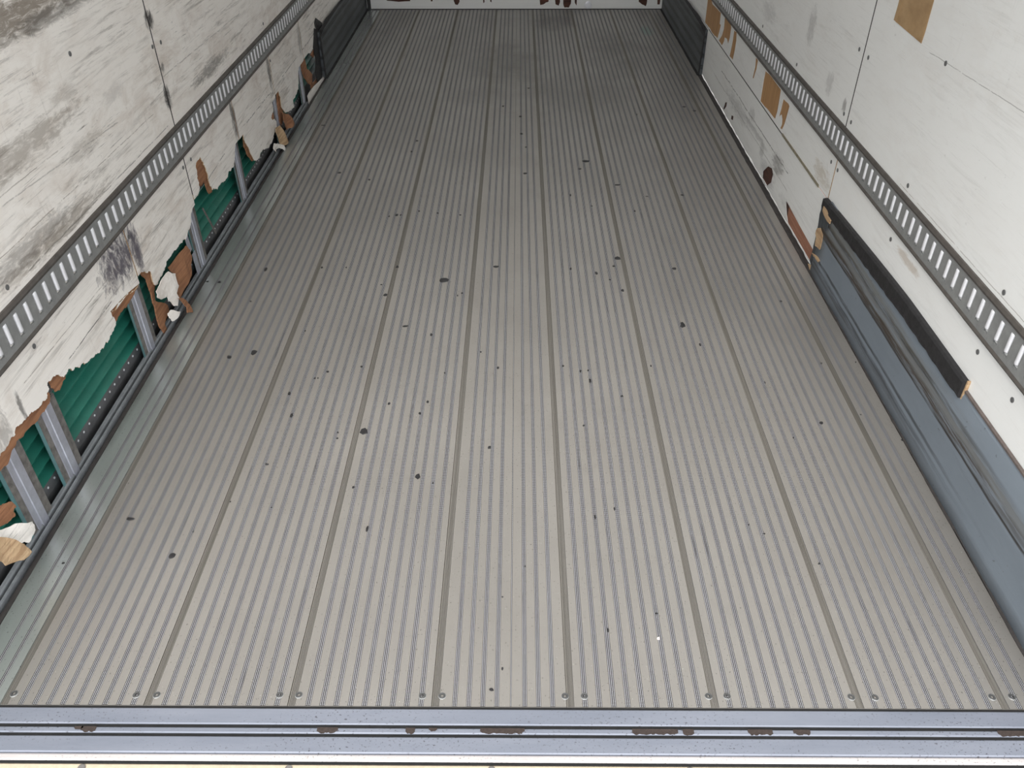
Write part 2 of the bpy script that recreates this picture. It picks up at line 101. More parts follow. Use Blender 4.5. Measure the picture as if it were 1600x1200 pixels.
def white_wall(name, dirt, stains, base, lines=()):
    g = NG(name)
    c = base
    big = g.ramp(g.noise((1, 1.4, 3.4), 4, .6, (3, 1, 2)), .36, .62)
    w1 = g.math('MULTIPLY', g.ramp(g.noise((1, 5, 13), 7, .72, (3, 1, 2), .5), .44, .66), big)
    c = g.mix(g.math('MULTIPLY', w1, .52 * dirt), c, srgb(172, 152, 134))
    st = g.ramp(g.noise((1, 3.2, 48), 7, .74, (0, 5, 1), .5), .51, .68)
    big2 = g.ramp(g.noise((1, 2.3, 4.4), 3, .6, (9, 3, 4)), .38, .60)
    c = g.mix(g.math('MULTIPLY', g.math('MULTIPLY', st, big2), .75 * dirt), c, srgb(112, 104, 96))
    fine = g.ramp(g.noise((1, 6, 210), 5, .75, (1, 2, 3), .5), .585, .68)
    msk = g.ramp(g.noise((1, 1.9, 5), 3, .6, (7, 7, 7)), .42, .6)
    c = g.mix(g.math('MULTIPLY', g.math('MULTIPLY', fine, msk), .85 * dirt), c, srgb(72, 68, 64))
    vert = g.ramp(g.noise((1, 60, 5), 5, .7, (4, 2, 3), .3), .60, .72)
    c = g.mix(g.math('MULTIPLY', g.math('MULTIPLY', vert, big), .35 * dirt), c, srgb(128, 120, 112))
    pt = g.ramp(g.noise((1, 45, 60), 4, .7, (2, 8, 4)), .66, .72)
    c = g.mix(g.math('MULTIPLY', g.math('MULTIPLY', pt, msk), .7 * min(1, dirt * 1.5)), c, srgb(84, 78, 74))
    for (y, z, ry, rz, col, k) in stains:
        n = g.noise((1, 14 if ry > rz * 2 else 40, 60 if ry > rz * 2 else 22), 7, .76, (y, z, 1), .6)
        f = g.ramp(g.math('ADD', g.blob(y, z, ry * 1.15, rz * 1.15), g.math('MULTIPLY', g.math('SUBTRACT', n, .5), 3.2)), .30, .95)
        f = g.math('MULTIPLY', f, g.ramp(g.blob(y, z, ry * 1.3, rz * 1.3), 0, .3))
        c = g.mix(g.math('MULTIPLY', f, k), c, col)
    o = g.sep()
    for (ya, yb, za, zb, w, col, k) in lines:
        zc = g.math('ADD', za, g.math('MULTIPLY', g.math('SUBTRACT', o[1], ya), (zb - za) / (yb - ya)))
        zc = g.math('ADD', zc, g.math('MULTIPLY', g.math('SUBTRACT', g.noise((1, 9, 1), 4, .7, (za, ya, 0)), .5), w * 5))
        f = g.ramp(g.math('ABSOLUTE', g.math('SUBTRACT', o[2], zc)), w * .4, w, 1, 0)
        f = g.math('MULTIPLY', f, g.math('MULTIPLY', g.ramp(o[1], ya, ya + .01), g.ramp(o[1], yb - .01, yb, 1, 0)))
        f = g.math('MULTIPLY', f, g.ramp(g.noise((1, 22, 1), 3, .7, (ya, za, 4)), .36, .5))
        c = g.mix(g.math('MULTIPLY', f, k), c, col)
    g.bump(g.noise((1, 30, 60), 4, .6), .12, .002)
    return g.out(c, g.ramp(st, 0, 1, .38, .6), 0, .4)

BR, GR, PU, BK = srgb(112, 100, 86), srgb(104, 100, 96), srgb(84, 80, 90), srgb(46, 44, 44)
M_WALL_L = white_wall('dirty_white_lining', 1.0, [
    (2.25, 1.165, .55, .055, BR, .8), (2.45, 1.13, .40, .03, GR, .6), (3.06, .965, .040, .045, BK, .95), (3.05, .70, .040, .05, BK, .95), (3.07, .80, .02, .02, BK, .7),
    (2.36, .405, .17, .10, PU, .95), (2.49, .37, .04, .12, PU, .9), (3.70, .40, .035, .13, GR, .9), (3.72, .36, .02, .10, PU, .7), (4.38, .39, .04, .11, GR, .9),
    (5.1, .36, .06, .10, GR, .6), (5.25, .62, .05, .08, BR, .7), (1.55, .36, .05, .10, GR, .5), (1.66, .34, .012, .07, BK, .7), (2.0, .88, .5, .05, BR, .5),
    (3.55, .655, .30, .035, GR, .7), (2.1, .63, .4, .03, BR, .6), (2.36, .77, .16, .035, BR, .35), (2.35, .93, .10, .03, BR, .3), (2.64, .84, .10, .03, GR, .25), (1.95, .66, .3, .04, GR, .5)], srgb(240, 235, 229),
    [(1.918, 2.239, .315, .316, .0022, BK, .9), (3.20, 3.50, .29, .305, .0025, BK, .75), (3.864, 4.351, .310, .299, .003, BK, .8), (4.6, 5.0, .3, .3, .003, BK, .8), (5.125, 5.495, .301, .302, .004, BK, .8),
     (1.9, 2.626, .80, .758, .0022, GR, .5), (3.05, 4.08, .77, .751, .003, GR, .45), (1.5, 2.3, .83, .815, .002, BR, .5), (1.6, 2.9, .700, .690, .002, BR, .6), (1.9, 3.0, .615, .612, .0025, GR, .7), (1.7, 2.35, .39, .385, .002, BR, .6)])
M_WALL_R = white_wall('clean_white_lining', .22, [
    (4.3, .70, .15, .06, GR, .25), (5.1, .55, .06, .1, GR, .25), (4.6, .13, .35, .05, GR, .3), (3.72, .16, .12, .05, GR, .6), (4.2, .15, .3, .02, BK, .35),
    (2.3, .43, .10, .02, srgb(150, 120, 80), .4), (3.16, .35, .12, .05, srgb(150, 128, 90), .4), (3.85, .06, .16, .06, srgb(150, 148, 150), .5), (3.45, .06, .2, .03, GR, .25), (4.29, .2, .08, .04, GR, .3), (4.01, .12, .06, .05, GR, .35), (3.65, .80, .06, .09, GR, .35), (3.1, .65, .025, .03, GR, .6), (3.3, .67, .05, .05, GR, .3)], srgb(230, 230, 228),
    [(3.55, 5.1, .188, .188, .004, GR, .85), (3.5, 5.3, .12, .115, .003, GR, .5), (1.9, 2.57, 1.010, .992, .0015, GR, .6), (1.5, 2.5, .605, .603, .0015, BR, .6), (3.06, 3.14, .33, .42, .002, GR, .5)])
def ply(name, col, dark):
    g = NG(name)
    n = g.noise((2, 6, 90), 5, .7, (1, 1, 1), .3); n2 = g.noise((5, 18, 9), 4, .6)
    c = g.mix(g.ramp(n, .38, .68), col, dark); c = g.mix(g.math('MULTIPLY', g.ramp(n2, .5, .8), .5), c, dark)
    g.bump(n, .4, .003); return g.out(c, .8)
M_PLY = ply('torn_brown_plywood', srgb(158, 112, 80), srgb(116, 76, 52))
M_PLYR = NG('smooth_stripped_plywood'); _g = M_PLYR
_c = _g.mix(_g.ramp(_g.noise((2, 70, 4), 5, .7), .35, .7), srgb(182, 142, 98), srgb(146, 108, 70)); M_PLYR = _g.out(_c, .65)
M_TAN = ply('pale_split_plywood', srgb(190, 162, 128), srgb(146, 116, 86))
M_LOWPLY = ply('reddish_plywood', srgb(158, 112, 90), srgb(134, 90, 70))
M_DARKPLY = ply('dark_broken_plywood', srgb(88, 54, 42), srgb(40, 28, 24))

def flat(name, col, rough=.5, metal=0., var=.25, sc=30, spec=None, bumps=0):
    g = NG(name); n = g.noise((sc, sc, sc), 5, .65)
    dk = tuple(v * (1 - var) for v in col[:3]) + (1,)
    c = g.mix(g.ramp(n, .35, .7), col, dk)
    if bumps: g.bump(n, bumps, .002)
    return g.out(c, g.ramp(n, .3, .7, max(.05, rough - .06), min(1, rough + .08)), metal, spec)
M_BLACK = flat('black_rubber', srgb(34, 33, 35), .6, 0, .4, 60, bumps=.4)
M_SEAL = flat('dark_sealant', srgb(48, 44, 43), .75, 0, .4, 40, bumps=.5)
M_HOLE = flat('dark_cavity', srgb(16, 16, 17), .9, 0, .2)
M_RAILP = flat('grey_rail_plate', srgb(146, 147, 146), .45, .25, .25, 26)
M_RAILF = flat('grimy_rail_flange', srgb(84, 79, 75), .6, .2, .3, 30)
M_SLOT = flat('worn_bright_steel', srgb(226, 226, 230), .35, .25, .10, 60)
M_STUD = flat('bright_aluminium', srgb(190, 192, 204), .35, .55, .22, 24)
M_GLUE = flat('dirty_glue_strip', srgb(120, 116, 112), .8, .1, .55, 45, bumps=.5)
M_TEAL = flat('teal_reflection_tint_metal', srgb(96, 138, 142), .45, .2, .25, 20)  # stud web colour carries the teal reflection of the green skin
M_GREEN = flat('dark_green_sheet', srgb(40, 116, 100), .42, 0, .22, 14)
M_SKIRT_OUT = flat('grey_side_rail', srgb(120, 120, 122), .5, .4, .3, 20)
M_EDGE = flat('worn_grey_edging', srgb(150, 154, 158), .5, .5, .35, 18)
M_CREAM = flat('cream_painted_sill', srgb(184, 170, 148), .6, 0, .18, 60, bumps=.3)
M_STEELDARK = flat('dark_screw_steel', srgb(96, 96, 96), .4, .6, .2, 80)
M_RUST = flat('brown_corrosion', srgb(54, 44, 40), .85, 0, .35, 120, bumps=.6)
M_RIVET = flat('grey_rivet', srgb(112, 112, 112), .55, .3, .3, 300)
M_GROUND = flat('asphalt', srgb(120, 118, 114), .9, 0, .3, 8)

def floor_metal(name, groove=False, edge=False):
    g = NG(name)
    o = g.sep()
    if groove:
        n = g.noise((60, .9, 1), 4, .6); c = g.mix(g.ramp(n, .35, .7), srgb(122, 120, 120), srgb(86, 80, 76))
        w = g.math('SINE', g.math('MULTIPLY', o[1], 1750)); w = g.ramp(w, -.2, .6)
        c = g.mix(g.math('MULTIPLY', w, .75), c, srgb(232, 234, 242))
        d = g.ramp(g.noise((90, 3.5, 1), 4, .6, (3, 3, 3)), .62, .74)
        c = g.mix(g.math('MULTIPLY', d, .6), c, srgb(44, 40, 40))
        return g.out(c, .5, .45)
    n = g.noise((1.6, 1.1, 1), 5, .6); n2 = g.noise((7, 3.0, 1), 5, .65, (4, 1, 1))
    a, b = (srgb(176, 180, 177), srgb(160, 165, 162)) if edge else (srgb(160, 156, 151), srgb(144, 140, 135))
    c = g.mix(g.ramp(n, .3, .7), a, b); c = g.mix(g.math('MULTIPLY', g.ramp(n2, .5, .8), .25), c, srgb(132, 126, 120))
    sp = g.ramp(g.noise((220, 160, 1), 2, .5), .665, .70); c = g.mix(g.math('MULTIPLY', sp, .55), c, srgb(60, 56, 54))
    sp2 = g.ramp(g.noise((300, 190, 1), 2, .5, (9, 9, 9)), .72, .75); c = g.mix(g.math('MULTIPLY', sp2, 0 if edge else .5), c, srgb(232, 232, 228))
    if edge:
        dt = g.math('MULTIPLY', g.ramp(g.noise((16, 2.5, 1), 5, .7, (5, 5, 5)), .4, .7), g.ramp(o[0], -1.092, -1.068, 1, 0)); c = g.mix(g.math('MULTIPLY', dt, .7), c, srgb(70, 66, 58))
    if edge: return g.out(c, .27, .6)
    for (x, y, rx, ry, k) in ((.12, 5.95, .35, .7, .5), (.9, 6.2, .30, .9, .5), (.45, 7.0, .25, .35, .5), (-.85, 6.6, .12, .6, .4), (.62, 5.3, .5, .5, .25), (-.05, 5.2, .4, .3, .25)):
        f = g.ramp(g.math('ADD', g.blob(x, y, rx, ry, (0, 1)), g.math('MULTIPLY', g.math('SUBTRACT', g.noise((5, 4, 1), 5, .6, (x, y, 0)), .5), 2)), .3, 1.2)
        c = g.mix(g.math('MULTIPLY', f, k), c, srgb(74, 70, 64))
    c = g.mix(g.math('MULTIPLY', g.ramp(g.blob(1.18, 6.75, .06, .16, (0, 1)), .1, .7), .45), c, srgb(96, 150, 138))
    g.bump(g.noise((40, 8, 1), 4, .6), .05, .002)
    return g.out(c, g.ramp(n2, .3, .7, .36, .46), .6)
M_FLOOR = floor_metal('worn_aluminium_floor'); M_GROOVE = floor_metal('knurled_groove', True); M_FEDGE = floor_metal('smooth_aluminium_edge', edge=True)

def seam_mat():
    g = NG('dirty_plank_seam'); n = g.noise((200, .8, 1), 4, .6)
    c = g.mix(g.ramp(n, .35, .68), srgb(146, 142, 136), srgb(116, 112, 105)); return g.out(c, .48, .5)
M_SEAM = seam_mat()
M_VALLEY = flat('dirt_in_grooves', srgb(74, 72, 73), .7, .1, .35, 60)

def kick(name, c0, c1, streaks):
    g = NG(name)
    c = g.mix(g.ramp(g.noise((1, 1.5, 3), 4, .6), .3, .7), c0, c1)
    o = g.sep()
    for (z0, wz, col, k, ya, yb) in streaks:
        zc = g.math('ADD', z0, g.math('MULTIPLY', g.math('SUBTRACT', g.noise((1, 2.5, 1), 3, .6, (z0, 0, z0)), .5), wz * 1.2))
        f = g.ramp(g.math('ABSOLUTE', g.math('SUBTRACT', o[2], zc)), 0, wz, 1, 0)
        f = g.math('MULTIPLY', g.ramp(f, 0, .6), g.ramp(g.noise((1, 4, 110), 5, .75, (0, z0, 2)), .36, .52, .1, 1))
        f = g.math('MULTIPLY', f, g.ramp(o[1], ya, yb))
        c = g.mix(g.math('MULTIPLY', f, k), c, col)
    sp = g.ramp(g.noise((1, 60, 110), 3, .5), .7, .76); c = g.mix(g.math('MULTIPLY', sp, .5), c, srgb(60, 56, 54))
    g.bump(g.noise((1, 4, 80), 4, .6), .25, .003)
    return g.out(c, .5, .15)
M_SKIRT = kick('blue_grey_scuff_plate', srgb(124, 133, 142), srgb(112, 121, 130),
    [(.215, .024, srgb(96, 90, 78), .55, .9, 1.5), (.195, .018, srgb(58, 48, 38), .95, .9, 1.7), (.235, .012, srgb(44, 40, 36), .9, 1.3, 2.0), (.250, .022, srgb(104, 100, 90), .6, 1.6, 2.4), (.178, .006, srgb(40, 34, 28), .9, .9, 1.3),
     (.055, .012, srgb(54, 56, 60), .85, 1.5, 2.1), (.082, .008, srgb(44, 46, 48), .85, 1.4, 2.0), (.04, .008, srgb(64, 66, 70), .7, 1.6, 2.2)])
M_KICKD = kick('dark_scratched_steel', srgb(98, 103, 106), srgb(68, 71, 74),
    [(.06, .02, srgb(30, 30, 32), .8, 4, 5.4), (.13, .02, srgb(34, 33, 34), .8, 4, 5.4), (.2, .025, srgb(40, 38, 38), .7, 4, 5.4), (.25, .02, srgb(20, 20, 22), .9, 4, 5.4)])

def sill_mat(name, c0, c1, rough):
    g = NG(name); n = g.noise((2.2, 14, 1), 5, .65)
    c = g.mix(g.ramp(n, .3, .7), c0, c1)
    sp = g.ramp(g.noise((150, 220, 1), 3, .6), .60, .66); m = g.ramp(g.noise((3, 9, 1), 3, .6, (1, 4, 2)), .4, .6)
    c = g.mix(g.math('MULTIPLY', g.math('MULTIPLY', sp, m), .8), c, srgb(54, 50, 54))
    return g.out(c, rough, .35)
M_SILL = sill_mat('pale_aluminium_sill', srgb(132, 136, 147), srgb(116, 121, 133), .48)
M_SILLW = sill_mat('bright_worn_lip', srgb(206, 200, 198), srgb(188, 181, 180), .45)
def tape_mat():
    g = NG('brown_parcel_tape'); n = g.noise((1, 12, 20), 4, .6)
    return g.out(g.mix(g.ramp(n, .3, .7), srgb(178, 148, 110), srgb(150, 120, 84)), .35)
M_TAPE = tape_mat()

# ------------------------------------------------------------ mesh helpers
def link(name, bm, mats, parent=None, smooth=False):
    me = bpy.data.meshes.new(name); bmesh.ops.recalc_face_normals(bm, faces=bm.faces); bm.to_mesh(me); bm.free()
    for m in (mats if isinstance(mats, (list, tuple)) else [mats]): me.materials.append(m)
    if smooth:
        for p in me.polygons: p.use_smooth = True
    o = bpy.data.objects.new(name, me); C.objects.link(o)
    if parent: o.parent = parent; o.matrix_parent_inverse = Matrix.Translation(-parent.location)
    return o
def empty(name, loc=(0, 0, 0)):
    o = bpy.data.objects.new(name, None); o.location = loc; o.empty_display_size = .05; C.objects.link(o); return o
def tag(o, label, cat, group=None):
    o['label'] = label; o['category'] = cat
    if group: o['group'] = group
    return o
def struct(o): o['kind'] = 'structure'; return o
def box(bm, a, b, mi=0):
    x0, y0, z0 = a; x1, y1, z1 = b
    v = [bm.verts.new(p) for p in ((x0,y0,z0),(x1,y0,z0),(x1,y1,z0),(x0,y1,z0),(x0,y0,z1),(x1,y0,z1),(x1,y1,z1),(x0,y1,z1))]
    for q in ((0,3,2,1),(4,5,6,7),(0,1,5,4),(1,2,6,5),(2,3,7,6),(3,0,4,7)):
        f = bm.faces.new([v[i] for i in q]); f.material_index = mi
def extrude_profile(bm, pts, lo, hi, axis='y', mids=None, close=True):
    """pts: (u,w) outline; axis y -> (u,y,w); axis x -> (x,u,w); axis z -> (u,w,z)"""
    def P(u, w, t): return (u, t, w) if axis == 'y' else ((t, u, w) if axis == 'x' else (u, w, t))
    A = [bm.verts.new(P(u, w, lo)) for u, w in pts]; B = [bm.verts.new(P(u, w, hi)) for u, w in pts]
    n = len(pts)
    for i in range(n if close else n - 1):
        j = (i + 1) % n; f = bm.faces.new((A[i], A[j], B[j], B[i])); f.material_index = mids[i] if mids else 0
    if close:
        for loop in (A, B):
            try: f = bm.faces.new(loop); f.material_index = 0
            except ValueError: pass
def jag(pts, amp, depth=2, closed=False):
    for _ in range(depth):
        q = []
        n = len(pts)
        for i in range(n):
            q.append(pts[i])
            if i == n - 1 and not closed: break
            a, b = pts[i], pts[(i + 1) % n]; d = math.hypot(b[0] - a[0], b[1] - a[1])
            k = min(amp, d * .22)
            q.append(((a[0] + b[0]) / 2 + random.uniform(-k, k), (a[1] + b[1]) / 2 + random.uniform(-k, k)))
        pts = q; amp *= .6
    return pts
def sheet(name, outline, place, t, mats, parent=None, holes=(), smooth=False):
    """flat sheet from a 2-D outline with holes; place(u,w,d) -> xyz, d = depth 0..t"""
    bm = bmesh.new(); edges = []; loops = []
    for lp in [outline] + list(holes):
        vs = [bm.verts.new((u, w, 0)) for u, w in lp]; loops.append(vs)
        edges += [bm.edges.new((vs[i], vs[(i + 1) % len(vs)])) for i in range(len(vs))]
    bmesh.ops.triangle_fill(bm, edges=edges, use_beauty=True, use_dissolve=False)
    back = {v: bm.verts.new((v.co.x, v.co.y, t)) for v in list(bm.verts)}
    for f in list(bm.faces): bm.faces.new([back[v] for v in reversed(f.verts)])
    for vs in loops:
        for i in range(len(vs)):
            a, b = vs[i], vs[(i + 1) % len(vs)]; bm.faces.new((a, b, back[b], back[a])).material_index = 1 if isinstance(mats, (list, tuple)) and len(mats) > 1 else 0
    for v in bm.verts: v.co = Vector(place(v.co.x, v.co.y, v.co.z))
    return link(name, bm, mats, parent, smooth)
def disc(bm, c, r, h, axis, n=14, dome=.3, mi=0):
    """domed button head; axis = unit vector pointing out of the surface"""
    ax = Vector(axis); t = ax.orthogonal().normalized(); b = ax.cross(t); c = Vector(c)
    rings = [(r, 0), (r, h * (1 - dome)), (r * .7, h * .93)]
    R = [[bm.verts.new(c + ax * z + (t * math.cos(2*math.pi*i/n) + b * math.sin(2*math.pi*i/n)) * q) for i in range(n)] for q, z in rings]
    for k in range(2):
        for i in range(n): bm.faces.new((R[k][i], R[k][(i+1)%n], R[k+1][(i+1)%n], R[k+1][i])).material_index = mi
    bm.faces.new(R[2]).material_index = mi; bm.faces.new(list(reversed(R[0]))).material_index = mi

# ------------------------------------------------------------ floor: interlocking ribbed planks
floor = struct(empty('floor', (0.15, 4.2, 0)))
PW, PC = .325, .3045
seams = [-3*PW, -2*PW, -PW, 0, PC, PC+PW, PC+2*PW, PC+3*PW]
FXL, FXR = -1.090, 1.386
def groove_pts(c, w=.0120, ribs=3, d=.0022, mi=1):
    """profile points left to right for one groove with fine ribs inside"""
    pts = [(c - w/2, 0, 3)]
    pitch = w / (ribs + .0)
    for k in range(ribs):
        x = c - w/2 + pitch * (k + .5)
        pts += [(x - pitch*.45, -d, 3), (x - pitch*.20, -d*.2, mi), (x + pitch*.20, -d*.2, 3), (x + pitch*.45, -d, 3)]
    pts.append((c + w/2, 0, 0)); return pts
def plank(x0, x1, grooves, seam_left, mats):
    pts = []                                  # (x, z, material of the face that starts here)
    if seam_left:
        pts += [(x0, -.0025, 2)]
        for k in range(5):
            x = x0 + .0012 + .0030 * k
            pts += [(x, -.0022, 2), (x + .0006, -.0003, 2), (x + .0020, -.0003, 2), (x + .0024, -.0022, 3)]
        pts.append((x0 + .0165, 0, 0))
    else: pts.append((x0, 0, 0))
    for g in grooves: pts += groove_pts(*g) if isinstance(g, tuple) else groove_pts(g)
    if not seam_left or True: pts.append((x1 - .0012, 0, 0)); pts.append((x1 - .0006, -.004, 2))
    pts += [(x1 - .0006, -.03, 2), (x0, -.03, 2)]
    bm = bmesh.new(); extrude_profile(bm, [(p[0], p[1]) for p in pts], 1.0248, Y1, 'y', [p[2] for p in pts])
    return link('floor_plank', bm, mats, floor)
FM = [M_FLOOR, M_GROOVE, M_SEAM, M_VALLEY]; FEL = [M_FEDGE, M_GROOVE, M_SEAM, M_VALLEY]
S0 = [s - .0085 for s in seams]               # left edge of each joint strip
plank(FXL, S0[0], [(seams[0] - .0655, .0085, 2), (seams[0] - .0335, .0085, 2)], False, FEL)
for i in range(3): plank(S0[i], S0[i+1], [seams[i] + .0375 + .0318*k for k in range(9)], True, FM)
plank(S0[3], S0[4], [(seams[3] + .043 + .0316*k, .0108 if k != 4 else .0035, 3 if k != 4 else 1) for k in range(8)], True, FM)
for i in range(4, 7): plank(S0[i], S0[i+1], [seams[i] + .0330 + .0320*k for k in range(9)], True, FM)
plank(S0[7], FXR, [seams[7] + .031, seams[7] + .0635], True, FM)
# countersunk screws along the opening
scr = None
for x, y in SCREWS:
    if scr is None:
        bm = bmesh.new(); n = 20
        prof = [(.0088, .0002), (.0078, .0014), (.0064, .0010), (.0058, .0016), (.0030, .0014), (.0028, -.0012)]
        R = [[bm.verts.new((math.cos(2*math.pi*i/n)*r, math.sin(2*math.pi*i/n)*r, z)) for i in range(n)] for r, z in prof]
        for k in range(len(prof) - 1):
            for i in range(n):
                f = bm.faces.new((R[k][i], R[k][(i+1)%n], R[k+1][(i+1)%n], R[k+1][i])); f.material_index = 1 if k == 4 else (2 if k == 0 else 0)
        bm.faces.new(R[-1]).material_index = 1
        scr = link('screw', bm, [M_STEELDARK, M_HOLE, M_RAILP], floor); o = scr
    else: o = scr.copy(); C.objects.link(o)
    o.location = (x, y, 0)
# edge rail and joint on the left, sealant line on the right
def strip(name, pts, y0, y1, mat, parent=None, n=1, wob=0, smooth=False):
    bm = bmesh.new(); rings = []
    for k in range(n + 1):
        y = y0 + (y1 - y0) * k / n; dx = random.uniform(-wob, wob)
        rings.append([bm.verts.new((u + dx, y, w)) for u, w in pts])
    m = len(pts)
    for k in range(n):
        for i in range(m): bm.faces.new((rings[k][i], rings[k][(i+1)%m], rings[k+1][(i+1)%m], rings[k+1][i]))
    bm.faces.new(rings[0]); bm.faces.new(rings[-1])
    return link(name, bm, mat, parent, smooth)
er = tag(empty('edge_rail', (-1.125, 3, 0)), 'twin ridged grey aluminium edge rail running along the left side of the floor', 'rail')
strip('outer_ridge', [(-1.1370, -.03), (-1.1370, .014), (-1.1345, .019), (-1.1255, .019), (-1.1235, .014), (-1.1235, -.03)], 1.0248, 5.06, M_EDGE, er, 40, .0006)
strip('inner_ridge', [(-1.1175, -.03), (-1.1175, .010), (-1.1160, .013), (-1.1120, .013), (-1.1105, .008), (-1.1105, -.03)], 1.0248, 5.06, M_EDGE, er, 40, .0006)
strip('rail_web', [(-1.1236, -.028), (-1.1236, -.012), (-1.0902, -.012), (-1.0902, -.028)], 1.0248, 5.06, M_HOLE, er)
struct(strip('trim_1', [(-1.1045, -.0115), (-1.1045, .0005), (-1.099, .0020), (-1.0905, .0014), (-1.0905, -.0115)], 1.0248, 5.7, M_SEAL, None, 90, .0012))
struct(strip('trim_2', [(FXR + .0005, -.03), (FXR - .001, .0025), (FXR + .006, .005), (1.407, .006), (1.411, -.03)], 1.0248, Y1, M_SEAL, None, 160, .0022))

# ------------------------------------------------------------ left wall
wl = struct(empty('wall_left', (XL, 4.2, 0)))
LP = lambda u, w, d: (XL - d, u, w)
RP = lambda u, w, d: (XR + d, u, w)
def rect(a, b, c, d): return [(a, c), (b, c), (b, d), (a, d)]
T = .006
sheet('wall_panel', rect(Y0, 3.046, .53, ZT), LP, T, M_WALL_L, wl)
sheet('wall_panel', rect(3.051, 5.487, .53, ZT), LP, T, M_WALL_L, wl)
sheet('wall_panel', rect(5.492, Y1, .53, ZT), LP, T, M_WALL_L, wl)
bnds = [Y0, 2.442, 3.052, 3.718, 4.412, 5.13, Y1]
for i, te in enumerate(TORN_EDGES):
    a, b = bnds[i] + (.003 if i else 0), bnds[i+1] - .003
    te = [p for p in te if a + .004 < p[0] < b - .004]
    low = jag(te, .008, 4)
    if i == 0: pre = [(a, te[0][1] + .02)]
    else: pre = [(a, te[0][1])]
    end = [(b, te[-1][1])]
    if i == 5: end = [(5.50, .33), (5.53, .29), (b, .288)]
    sheet('wall_panel', pre + low + end + [(b, .52), (a, .52)], LP, T * .6, [M_WALL_L, M_TAN], wl)
for c in CORES: sheet('plywood_core', jag(c, .005, 2, True), lambda u, w, d: (XL - T - .0006 - d, u, w), .005, M_PLY, wl)
# strips of exposed joint between the lower panels
for y, z0 in ((2.444, .30), (3.053, .30), (3.72, .30), (4.414, .30)):
    sheet('joint_strip', rect(y - .010, y + .012, z0, .50), lambda u, w, d: (XL - T - .001 - d, u, w), .002, M_TAN, wl)
def rivets(pts, x, nx, parent, r=.0075):
    first = None
    for y, z in pts:
        if first is None:
            bm = bmesh.new(); disc(bm, (0, 0, 0), r, .0022, (nx, 0, 0)); first = o = link('rivet', bm, M_RIVET, parent)
        else: o = first.copy(); C.objects.link(o)
        o.location = (x, y, z)
for y, z0, z1 in ((3.0485, .58, ZT), (5.4895, .58, ZT), (3.0515, .31, .48)):
    bm = bmesh.new(); box(bm, (XL - T - .004, y - .0038, z0), (XL + .0003, y + .0038, z1)); link('joint_sealant', bm, M_SEAL, wl)
rivets(RIVETS_L, XL, 1, wl)

# fixed outer skin, seen through the torn gaps
sk = tag(empty('corrugated_panel', (-1.18, 3, 0)), 'dark green corrugated outer panel seen through the torn gaps of the left wall', 'panel')
pp = []; z = .060
for k in range(4):
    pp += [(-1.1535, z), (-1.1540, z + .001), (-1.177, z + .015), (-1.177, z + .043), (-1.1545, z + .0460)]; z += .0465
pp += [(-1.1545, .2475)]
back = [(u - .003, w) for u, w in reversed(pp)]
bm = bmesh.new(); extrude_profile(bm, pp + back, Y0, 5.7); link('green_sheet', bm, M_GREEN, sk)
bm = bmesh.new(); box(bm, (-1.162, Y0, .248), (-1.158, 5.7, .52)); link('grey_upper_sheet', bm, M_SKIRT_OUT, sk)
bm = bmesh.new(); extrude_profile(bm, [(-1.200, -.16), (-1.1565, .020), (-1.1540, .059), (-1.1575, .060), (-1.1600, .020), (-1.2035, -.16)], Y0, 5.7); link('grey_side_rail', bm, M_SKIRT_OUT, sk)
bm = bmesh.new(); box(bm, (-1.21, Y0, -.17), (-1.09, 5.7, -.16)); link('gutter_floor', bm, M_HOLE, sk)
bm = bmesh.new(); box(bm, (-1.1360, 1.03, -.16), (-1.10, 5.7, -.031)); link('gutter_side', bm, M_HOLE, sk)
first = None
for k in range(-20, 78):
    y = 1.9930 + .0404 * k
    if first is None: bm = bmesh.new(); disc(bm, (0, 0, 0), .0038, .002, (1, 0, 0), 8); first = o = link('rivet', bm, M_SLOT, sk)
    else: o = first.copy(); C.objects.link(o)
    o.location = (-1.1549, y, .044)

